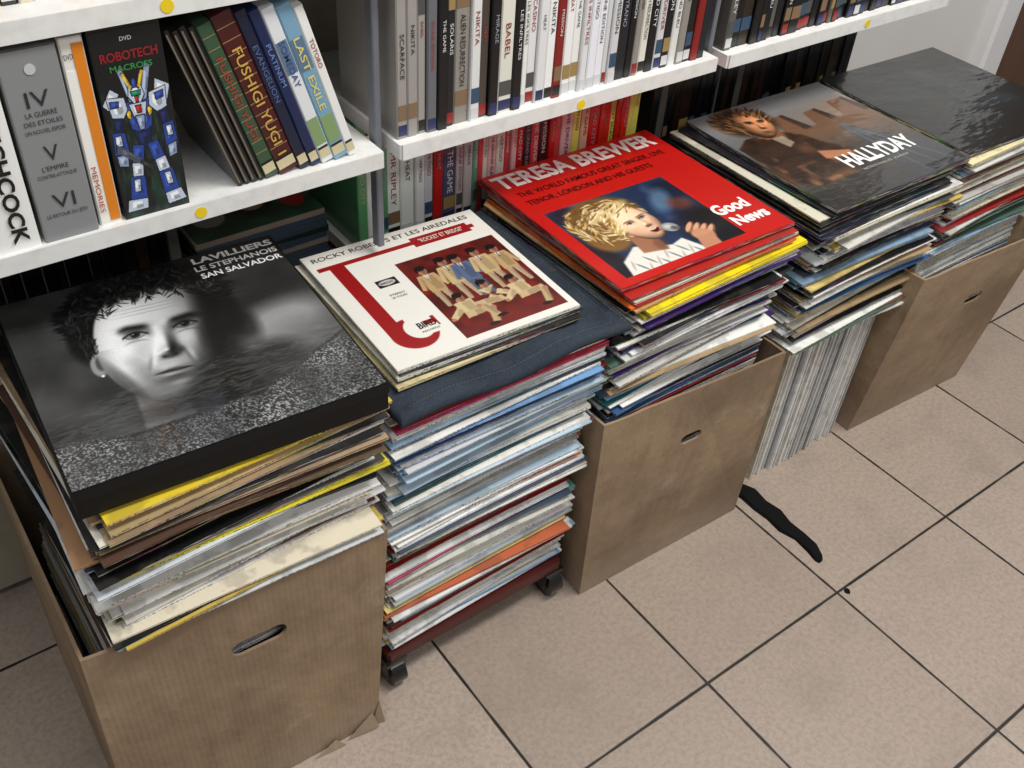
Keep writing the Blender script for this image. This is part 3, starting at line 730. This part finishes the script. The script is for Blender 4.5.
jeans()

# ------------------------------------------------------------------ covers
zt=0.590
e=empty('record_box_set',(0.2505,0.8555,zt),math.radians(-3.8))
mb=MB(); S=0.318
mb.rbox(-S/2,S/2,-S/2,S/2,0.001,0.036,0.0012,(0.05,0.05,0.055))
mb.box(-S/2-0.0008,S/2+0.0008,-S/2-0.0008,S/2+0.0008,0.0235,0.0355,(0.07,0.07,0.075))
mb.build('box_body',[M_BLACK],e)
n=380; A=Art(n,n,(0.12,0.12,0.12)); U,V=A.U,A.V
sm=vnoise(n,n,5,1)*0.6+vnoise(n,n,13,2)*0.4
A.lay(np.clip(sm*1.3-0.30,0,1)*(1-0.35*U),(0.36,)*3,0.85)
A.lay(np.clip(1.0-np.abs(V-.35)*2,0,1)*np.clip(.5-U,0,1),(0.42,)*3,0.6)
A.ell(.83,.54,.19,.12,(0.66,)*3,-.25,0.85,0.8); A.ell(.92,.65,.14,.10,(0.40,)*3,.3,0.7,0.9); A.ell(.74,.70,.10,.09,(0.10,)*3,0,.8,.8); A.ell(.71,.47,.05,.12,(0.10,)*3,0,.85,.8)
# hair mass
A.ell(.455,.215,.270,.205,(0.05,)*3,0.05,.97,.22); A.ell(.232,.32,.070,.15,(0.05,)*3,.1,.95,.35); A.ell(.665,.33,.070,.18,(0.04,)*3,-.1,.95,.4)
strands(A,14,260,lambda x,y:.9<((x-.455)/.270)**2+((y-.215)/.205)**2<1.25 and y<.3,[(.05,)*3,(.07,)*3],.022,.004,.9,lambda x,y:(x-.45)*5)
# neck
A.poly([(.29,.58),(.60,.60),(.63,.95),(.25,.95)],(0.42,)*3,1,7); A.poly([(.40,.70),(.60,.60),(.70,.95),(.44,.95)],(0.08,)*3,.9,14)
A.ell(.42,.795,.16,.045,(0.07,)*3,.05,.75,.9)
A.ell(.224,.475,.028,.062,(0.60,)*3,.12,1,.25); A.ell(.228,.470,.015,.038,(0.26,)*3,.12,.85,.5); A.ell(.218,.536,.005,.006,(0.95,)*3,0,1,.3)
face(A,.440,.425,.215,.350,0.09,(-0.50,-0.14,0.80),0.06,(0.95,)*3,gray=True,amb=0.03,gain=1.0,jaw=0.27,relief=1.0,flat=1.1,age=1.0,shear=0.04)
A.ell(.630,.47,.06,.25,(0.04,)*3,.10,.85,.9); A.ell(.55,.71,.08,.09,(0.06,)*3,.6,.5,.9); A.ell(.27,.60,.022,.13,(0.12,)*3,-.25,.45,.9)
A.ell(.355,.60,.03,.10,(.12,)*3,-.35,.22,.9); A.ell(.535,.60,.03,.10,(.08,)*3,.35,.3,.9)
for k in range(3): A.ell(.44,.225+.020*k,.10,.0025,(.30,)*3,.09,.30,.8)
hl=0.150+0.05*vnoise(n,n,16,3)+0.018*np.sin(U*90+5*vnoise(n,n,7,33))
msk=np.clip((hl+1.0*np.clip(np.abs(U-.45)-.13,0,1)**1.1*1.8-V)/0.03,0,1)*A.em(.45,.23,.275,.25,0,.12)
A.lay(msk,(0.045,)*3,.97)
strands(A,5,90,lambda x,y:.27<x<.62 and .14<y<.20+.2*abs(x-.45),[(.05,)*3],.018,.003,.85,lambda x,y:math.sin(x*60)*.9)
strands(A,4,520,lambda x,y:((x-.45)/.265)**2+((y-.22)/.215)**2<1 and y<.165+1.0*max(0,abs(x-.45)-.14),[(.03,)*3,(.05,)*3,(.17,)*3,(.30,)*3],.018,.0032,.6,lambda x,y:(x-.45)*3+math.sin(x*45+y*30)*1.1)
strands(A,6,70,lambda x,y:.19<x<.25 and .22<y<.42,[(.04,)*3,(.20,)*3],.02,.003,.7,lambda x,y:.2)
# jumper with flecks
rng=np.random.RandomState(4)
yy=.845-.46*np.clip(np.abs(U-.42)-.20,0,.40)*np.where(U>.42,1.0,.62)
msk=blur((V>yy).astype(float),4)
fl=rng.rand(n,n); fl=np.clip((blur(fl,1)-0.48)*6,0,1); big=vnoise(n,n,13,7)
sv=0.14+0.50*fl*(0.30+0.85*big)
A.lay(msk,np.repeat(sv[...,None],3,2))
A.lay(np.exp(-((V-yy-.008)/.008)**2),(0.06,)*3,.5)
cr=np.sin((U*60+V*25)+6*vnoise(n,n,6,9)); A.lay(np.clip(cr-0.6,0,1)*np.clip(.25-U,0,1)*np.clip(V-.1,0,1),(0.55,)*3,1.4)
art_obj('cover_art',A,S-0.003,S-0.003,M_FILM,e,T(0,0,0.0364))
mb=MB(); zz=0.0369; tx=S/2-0.004
for s_,y,h,w,f in(("LAVILLIERS",0.137,0.0125,0.098,0.035),("LE STEPHANOIS",0.121,0.0105,0.100,0.02),("SAN SALVADOR",0.105,0.0105,0.098,0.02)):
    put_text(mb,s_,(tx-w,y,zz),(1,0,0),(0,1,0),w,h,(0.96,0.96,0.95),f)
mb.build('title_print',[M_PRINT],e)

# b) 10-inch sleeve
e=empty('record_sleeve',(0.572,0.857,0.5655),math.radians(-2.5))
mb=MB(); z=0
for s,c,dx,dy,a in((.262,(.85,.78,.6),-.004,.0,.03),(.255,(.15,.15,.15),.002,-.002,-.02),(.258,(.86,.83,.76),-.002,.002,.02),(.256,(.2,.22,.25),.004,.0,0.0)):
    slab(mb,T(dx,dy,z)@R(a,'Z'),s,0.0038,c); z+=0.0045
slab(mb,T(0,0,z),.254,0.004,(.90,.88,.84)); z+=0.004
mb.build('sleeves',[M_SPINE],e)
A=Art(300,300,(0.90,0.885,0.85)); RED=(0.58,0.07,0.08); CR=(0.90,0.885,0.85)
A.rect(.03,.125,.93,.16,RED); A.rect(.56,.10,.90,.185,RED)
A.rect(.085,.13,.165,.80,RED); A.ell(.20,.80,.115,.115,RED,0,1,.05); A.ell(.235,.775,.07,.08,CR,0,1,.05); A.rect(.20,.60,.34,.775,CR); A.rect(.27,.72,.34,.80,RED); A.rect(.225,.60,.32,.74,CR)
pm=A.pm([(.385,.27),(.965,.27),(.965,.955),(.385,.955)],0)
A.lay(pm,(0.24,0.06,0.05)); nz=vnoise(300,300,20,3); A.lay(pm*nz*.9,(0.50,0.11,0.08)); A.lay(pm*np.clip((A.V-.78)*5,0,1),(0.42,.11,.09),.8)
SK=(0.66,.47,.36)
def fold(p,c,soft=1):
    A.poly(p,c,1,soft); cx=sum(q[0] for q in p)/len(p); cy=sum(q[1] for q in p)/len(p)
    A.poly([(cx+(q[0]-cx)*.5+.012,cy+(q[1]-cy)*.8) for q in p],tuple(k*.72 for k in c),.6,2)
def head(x,y,s):
    A.ell(x,y-.035*s,.027*s,.038*s,SK); A.ell(x+.008,y-.03*s,.014*s,.03*s,tuple(k*.65 for k in SK),0,.7,.5); A.ell(x,y-.063*s,.031*s,.022*s,(.05,.04,.04)); A.ell(x-.026*s,y-.045*s,.007,.02*s,(.05,.04,.04))
    A.rect(x-.014,y-.042*s,x-.006,y-.037*s,(.1,.05,.05)); A.rect(x+.004,y-.042*s,x+.012,y-.037*s,(.1,.05,.05))
def fig(x,y,s,jk,leg=(0.68,.60,.48)):
    fold([(x-.05*s,y),(x+.05*s,y),(x+.045*s,y+.16*s),(x-.045*s,y+.16*s)],jk)
    fold([(x-.05*s,y),(x-.08*s,y+.12*s),(x-.06*s,y+.13*s),(x-.03*s,y+.03*s)],jk,0); fold([(x+.05*s,y),(x+.08*s,y+.12*s),(x+.06*s,y+.13*s),(x+.03*s,y+.03*s)],jk,0)
    fold([(x-.04*s,y+.16*s),(x-.003,y+.16*s),(x-.012,y+.30*s),(x-.036*s,y+.30*s)],leg,0); fold([(x+.003,y+.16*s),(x+.04*s,y+.16*s),(x+.045*s,y+.30*s),(x+.022*s,y+.30*s)],leg,0)
    A.poly([(x-.012,y),(x+.012,y),(x,y+.06*s)],(.9,.88,.84),1,0); A.rect(x-.003,y,x+.003,y+.05*s,(.08,.08,.1)); head(x,y,s)
fig(.475,.42,.95,(.72,.60,.42)); fig(.60,.40,1.0,(.76,.66,.48)); fig(.675,.41,1.0,(.33,.40,.52),(.30,.36,.45)); fig(.79,.40,1.0,(.76,.66,.48)); fig(.895,.42,.95,(.72,.60,.42))
def crouch(x,y,m=1,s=.9):
    c=(.80,.71,.54)
    fold([(x-.06*s,y),(x+.05*s,y-.01),(x+.06*s*m+.0,y+.11*s),(x-.04*s*m,y+.12*s)],c)
    fold([(x-.04*s*m,y+.09*s),(x+.12*s*m,y+.08*s),(x+.13*s*m,y+.13*s),(x-.05*s*m,y+.145*s)],(.76,.66,.50))
    fold([(x+.09*s*m,y+.11*s),(x+.135*s*m,y+.11*s),(x+.09*s*m,y+.24*s),(x+.05*s*m,y+.23*s)],(.72,.62,.46))
    A.ell(x+.05*s*m,y+.245*s,.03,.012,(.06,.04,.04)); A.ell(x+.12*m*s,y+.12*s,.014,.014,SK)
    fold([(x-.05*s*m,y+.03),(x-.13*s*m,y+.10*s),(x-.11*s*m,y+.13*s),(x-.02*s*m,y+.07*s)],c,0); A.ell(x-.125*s*m,y+.12*s,.012,.012,SK); head(x,y,s)
crouch(.52,.70,1); crouch(.68,.66,-1); crouch(.83,.69,1)
A.rect(.225,.355,.335,.42,(.06,.06,.06)); A.ell(.28,.387,.045,.022,(.75,.73,.7)); A.rect(.24,.775,.33,.84,CR)
art_obj('cover_art',A,.253,.253,M_PRINT,e,T(0,0,z+0.0004))
mb=MB(); s=.254
def ct(st,u,v,w,h,col,fat=0.0,s=.254,zz=z+0.0009):
    put_text(mb,st,((u-.5)*s,(.5-v)*s,zz),(1,0,0),(0,1,0),w*s,h*s,col,fat)
ct("ROCKY ROBERTS ET LES AIREDALES",.04,.075,.9,.036,(.2,.2,.2),.005)
ct('"ROCKET ET BRIDGE"',.60,.162,.26,.036,(.9,.87,.82),.005)
ct("BARCLAY",.245,.396,.07,.014,(.1,.1,.1),.01)
ct("BIRD",.235,.79,.095,.045,(.06,.06,.06),.02); ct("RECORDS",.235,.82,.09,.012,(.1,.1,.1))
ct("STEREO",.24,.50,.08,.014,(.2,.2,.2)); ct("45 TOURS",.24,.525,.08,.014,(.2,.2,.2))
mb.build('title_print',[M_PRINT],e)

# c) red sleeve
e=empty('record_sleeve',(0.9105,0.868,0.5905),math.radians(-1.2)); s=.315
mb=MB(); slab(mb,T(0,0,0),s,0.005,(.62,.10,.07)); mb.build('sleeve',[M_SPINE],e)
n=340; A=Art(n,n,(0.74,0.08,0.06)); g=vnoise(n,n,6,2); A.lay(g,(0.80,.12,.08),.35)
pm=A.pm([(.065,.395),(.745,.395),(.745,.955),(.065,.955)],0); keep=A.img.copy()
A.lay(pm,(0.10,0.18,0.30)); A.lay(pm*np.clip(vnoise(n,n,5,5)*1.8-.6,0,1),(0.26,0.42,0.60),.9); A.lay(pm*np.clip(vnoise(n,n,13,15)*2-1.1,0,1),(0.45,0.60,0.74),.6)
A.ell(.68,.86,.16,.2,(0.06,.05,.07),0,.95,.6); A.ell(.70,.50,.10,.10,(0.06,.09,.16),0,.8,.7); A.ell(.09,.82,.06,.18,(.08,.07,.10),0,.9,.6); A.ell(.12,.45,.08,.07,(.10,.12,.16),0,.8,.7)
A.ell(.60,.56,.05,.10,(.40,.54,.66),.6,.7,.8); A.ell(.66,.62,.06,.05,(.5,.2,.12),.3,.6,.8)
A.poly([(.10,.96),(.13,.86),(.24,.79),(.40,.86),(.47,.84),(.52,.96)],(.90,.88,.84),1,3)
for k in range(12): A.ell(.15+.03*k,.90+.025*(k%3),.006,.035,[(.62,.60,.56),(.25,.3,.35)][k%2],.4*(-1)**k,.6,.6)
A.ell(.285,.555,.195,.160,(0.46,.33,.16),-.25,1,.2); A.ell(.20,.66,.11,.13,(.50,.36,.19),0.2,1,.25)
strands(A,6,420,lambda x,y:((x-.275)/.20)**2+((y-.575)/.165)**2<1,[(.88,.76,.50),(.95,.90,.72),(.45,.32,.16),(.76,.62,.38),(.36,.26,.14)],.026,.0045,.75,lambda x,y:math.atan2(y-.6,x-.3)+math.sin(x*50)*.5)
A.poly([(.27,.72),(.38,.78),(.37,.88),(.25,.85)],(.62,.42,.31),1,3); A.ell(.36,.83,.03,.04,(.40,.25,.18),.4,.6,.7)
face(A,.378,.655,.105,.150,-.18,(-0.2,-0.5,0.9),0.26,(1.0,.78,.64),smile=True,amb=0.2,jaw=.34,relief=.7,flat=1.6)
A.ell(.33,.515,.12,.038,(.86,.76,.52),-.3,.95,.5); A.ell(.275,.61,.03,.09,(.78,.65,.40),.15,.95,.5)
strands(A,9,110,lambda x,y:((x-.32)/.13)**2+((y-.525)/.045)**2<1 or ((x-.275)/.03)**2+((y-.62)/.09)**2<1,[(.92,.84,.60),(.97,.93,.78),(.5,.37,.2)],.022,.004,.85,lambda x,y:.9)
A.poly([(.485,.775),(.505,.75),(.66,.86),(.64,.885)],(.15,.15,.17),1,1); A.ell(.485,.750,.040,.034,(.62,.61,.60),.6,1,.25); A.ell(.478,.742,.018,.014,(.85,.85,.84),.4,.7,.6); A.ell(.50,.765,.02,.015,(.25,.25,.26),.6,.7,.6)
for k in range(4):
    A.ell(.560+.024*k,.795+.020*k,.015,.048,(.50,.32,.24),.9,1,.3); A.ell(.557+.024*k,.790+.020*k,.011,.043,(.86,.64,.50),.9,1,.4)
A.ell(.575,.865,.055,.045,(.78,.55,.42),.6,1,.3); A.poly([(.53,.87),(.62,.87),(.60,.96),(.50,.96)],(.74,.52,.40),1,3)
A.img=A.img*pm[...,None]+keep*(1-pm[...,None])
art_obj('cover_art',A,s-.001,s-.001,M_ART,e,T(0,0,0.0055))
mb=MB()
ct("TERESA BREWER",.025,.145,.93,.115,(.96,.93,.92),.035,s,.0061)
ct("THE WORLD FAMOUS GREAT SINGER, LIVE",.06,.240,.86,.045,(.14,.04,.04),.01,s,.0061)
ct("TENOR, LONDON AND HIS GUESTS",.06,.315,.72,.045,(.14,.04,.04),.01,s,.0061)
ct("Good",.735,.80,.20,.085,(.96,.92,.9),.04,s,.0061); ct("News",.76,.90,.20,.075,(.96,.92,.9),.04,s,.0061)
mb.build('title_print',[M_PRINT],e)

# d) desert sleeve
e=empty('record_sleeve',(1.302,0.850,0.5905),math.radians(-1.0))
mb=MB(); slab(mb,T(0,0,0),s,0.006,(.2,.2,.2)); mb.build('sleeve',[M_SPINE],e)
n=300; A=Art(n,n,(0.40,0.40,0.41)); U,V=A.U,A.V
A.lay(np.clip(1-V*2.4,0,1),(0.60,.60,.60),.9)
A.lay(np.exp(-((V-.30)/.12)**2)*np.clip(U-.2,0,1),(0.85,.62,.42),.6)
for (a,b_,c_,d_) in((.40,.50,.20,.14),(.62,.72,.23,.17),(.84,.97,.20,.12)):
    A.poly([(a-.06,.46),(a,c_),(b_,c_-.01),(b_+.07,.46)],(.48,.34,.25),1,2); A.poly([(b_-.03,c_),(b_,c_-.01),(b_+.07,.46),(b_,.46)],(.24,.18,.15),.9,2)
A.lay(A.pm([(.25,.36),(.5,.37),(.75,.35),(1,.37),(1,.62),(.25,.62)],3),(0.46,.34,.25),1)
A.lay(np.clip((V-.42)*5,0,1),(0.30,.27,.25),.95)
A.lay((V>.40)*np.clip(vnoise(n,n,18,11)*1.6-.6,0,1),(0.48,.36,.27),.5)
A.poly([(.68,.42),(.71,.42),(1.0,.80),(1.0,1.0),(.60,1.0)],(.30,.32,.35),.9,4)
for k in range(3): A.poly([(.687+.006*k,.42),(.690+.006*k,.42),(.73+.12*k,1.0),(.71+.12*k,1.0)],(.60,.60,.58),.6,1)
A.lay(np.clip(V*1.6-.85,0,1),(0.06,.07,.08),.9)
body=[(.02,.36),(.12,.30),(.32,.31),(.42,.38),(.47,.52),(.55,.62),(.54,.70),(.38,.80),(.12,.82),(.0,.72)]
bm=A.pm(body,5)
A.lay(bm,(0.22,.14,.095),1)
light=np.clip(vnoise(n,n,6,4)*2.0-.7,0,1); A.lay(bm*light,(0.58,.37,.23),.9)
g3=np.clip(vnoise(n,n,15,24)*2.0-1.0,0,1); A.lay(bm*g3,(0.10,.06,.045),.8)
g3=np.clip(vnoise(n,n,19,25)*2.4-1.5,0,1); A.lay(bm*g3,(0.80,.56,.38),.7)
A.poly([(.36,.56),(.52,.63),(.51,.68),(.34,.64)],(.78,.52,.36),.9,3)
A.poly([(.24,.30),(.32,.31),(.33,.44),(.27,.47)],(.70,.64,.56),.8,3)
A.ell(.255,.165,.170,.150,(0.24,.15,.09),.25,1,.35); A.poly([(.22,.26),(.35,.28),(.35,.36),(.22,.36)],(.55,.34,.22),1,3)
face(A,.290,.205,.095,.150,.22,(0.55,-0.3,0.8),0.26,(.95,.64,.43),amb=0.14,jaw=.22,relief=.8,age=.7,flat=1.3)
strands(A,8,230,lambda x,y:((x-.25)/.18)**2+((y-.14)/.14)**2<1 and not(((x-.30)/.085)**2+((y-.23)/.12)**2<1),[(.50,.33,.20),(.66,.47,.30),(.12,.08,.05),(.28,.18,.11)],.028,.005,.7,lambda x,y:(x-.25)*5)
art_obj('cover_art',A,s-.001,s-.001,M_FILM,e,T(0,0,0.0065))
mb=MB()
ct("HALLYDAY",.38,.77,.52,.12,(.96,.96,.94),.035,s,.0071); ct("RETROUVAILLES  JOHNNY",.42,.82,.34,.022,(.7,.7,.68),.0,s,.0071)
mb.build('title_print',[M_PRINT],e)

# e) dark sleeve
e=empty('record_sleeve',(1.628,0.848,0.5905),math.radians(-2.0))
mb=MB(); slab(mb,T(0,0,0),s,0.006,(.06,.07,.08)); mb.build('sleeve',[M_SPINE],e)
A=Art(160,160,(0.035,0.045,0.05)); A.ell(.45,.45,.4,.3,(0.08,.13,.14),.3,.8,.9); A.ell(.6,.3,.1,.12,(.25,.22,.2),0,.5,.8); A.ell(.35,.5,.06,.14,(.2,.16,.14),.4,.5,.8)
A.ell(.75,.65,.12,.06,(.16,.22,.24),.3,.6,.8)
art_obj('cover_art',A,s-.001,s-.001,M_FILM,e,T(0,0,0.0065))

# ------------------------------------------------------------------ floor debris
mb=MB()
c=[(1.140,0.735,.014),(1.148,0.70,.019),(1.146,0.67,.018),(1.150,0.64,.019),(1.144,0.61,.016),(1.150,0.58,.013),(1.146,0.55,.012),(1.140,0.53,.010),(1.136,0.522,.004)]
for k in range(len(c)-1):
    (xa,ya,wa),(xb,yb,wb)=c[k],c[k+1]; za=.004+.004*math.sin(k*1.3)**2; zb=.004+.004*math.sin((k+1)*1.3)**2
    mb.add([(xa-wa,ya,.0005),(xa+wa,ya,.0005),(xb+wb,yb,.0005),(xb-wb,yb,.0005),(xa-wa*.8,ya,za),(xa+wa*.8,ya,za),(xb+wb*.8,yb,zb),(xb-wb*.8,yb,zb)],
           [(0,1,2,3),(7,6,5,4),(0,4,5,1),(2,6,7,3),(1,5,6,2),(0,3,7,4)],(0.05,0.05,0.05))
mb.build('fabric_strap',[M_RUBBER])
mb=MB()
for x,y,r in((1.125,0.456,.005),(0.99,0.16,.005)):
    mb.prism([(x+r*math.cos(a)*random.Random(a).uniform(.5,1.2),y+r*math.sin(a)*1.2) for a in [i*0.785 for i in range(8)]],0.0003,0.002,(0.05,0.045,0.04))
mb.build('floor_debris',[M_RUBBER])

# ------------------------------------------------------------------ camera
cam=bpy.data.cameras.new('camera'); cam.sensor_width=36; cam.lens=35.3; cam.clip_start=0.02
co=bpy.data.objects.new('camera',cam); scene.collection.objects.link(co)
r=Vector((.8025,-.5938,.059)).normalized(); bk=Vector((-.4816,-.5862,.6512)); bk=(bk-r*bk.dot(r)).normalized(); up=bk.cross(r)
Mc=Matrix(((r.x,up.x,bk.x,0),(r.y,up.y,bk.y,0),(r.z,up.z,bk.z,1.31),(0,0,0,1)))
co.matrix_world=Mc
scene.camera=co

# ------------------------------------------------------------------ light
def area(name,loc,tgt,sx,sy,en,col):
    l=bpy.data.lights.new(name,'AREA'); l.shape='RECTANGLE'; l.size=sx; l.size_y=sy; l.energy=en; l.color=col
    o=bpy.data.objects.new(name,l); o.location=loc
    d=Vector(tgt)-Vector(loc); o.rotation_euler=d.to_track_quat('-Z','Y').to_euler(); link(o)
area('ceiling_light',(1.30,0.10,2.4),(1.2,0.35,0),1.2,0.22,40,(1.0,0.98,0.94))
area('ceiling_light',(0.7,-1.0,2.3),(0.8,0.9,0.5),1.2,0.22,15,(1.0,0.98,0.95))
area('ceiling_light',(-0.4,0.15,2.4),(0.0,0.7,0),0.9,0.2,8,(0.93,0.97,1.0))
w=bpy.data.worlds.new('world'); scene.world=w; w.use_nodes=True
bg=w.node_tree.nodes['Background']; bg.inputs[0].default_value=(0.92,0.96,1.0,1); bg.inputs[1].default_value=0.27
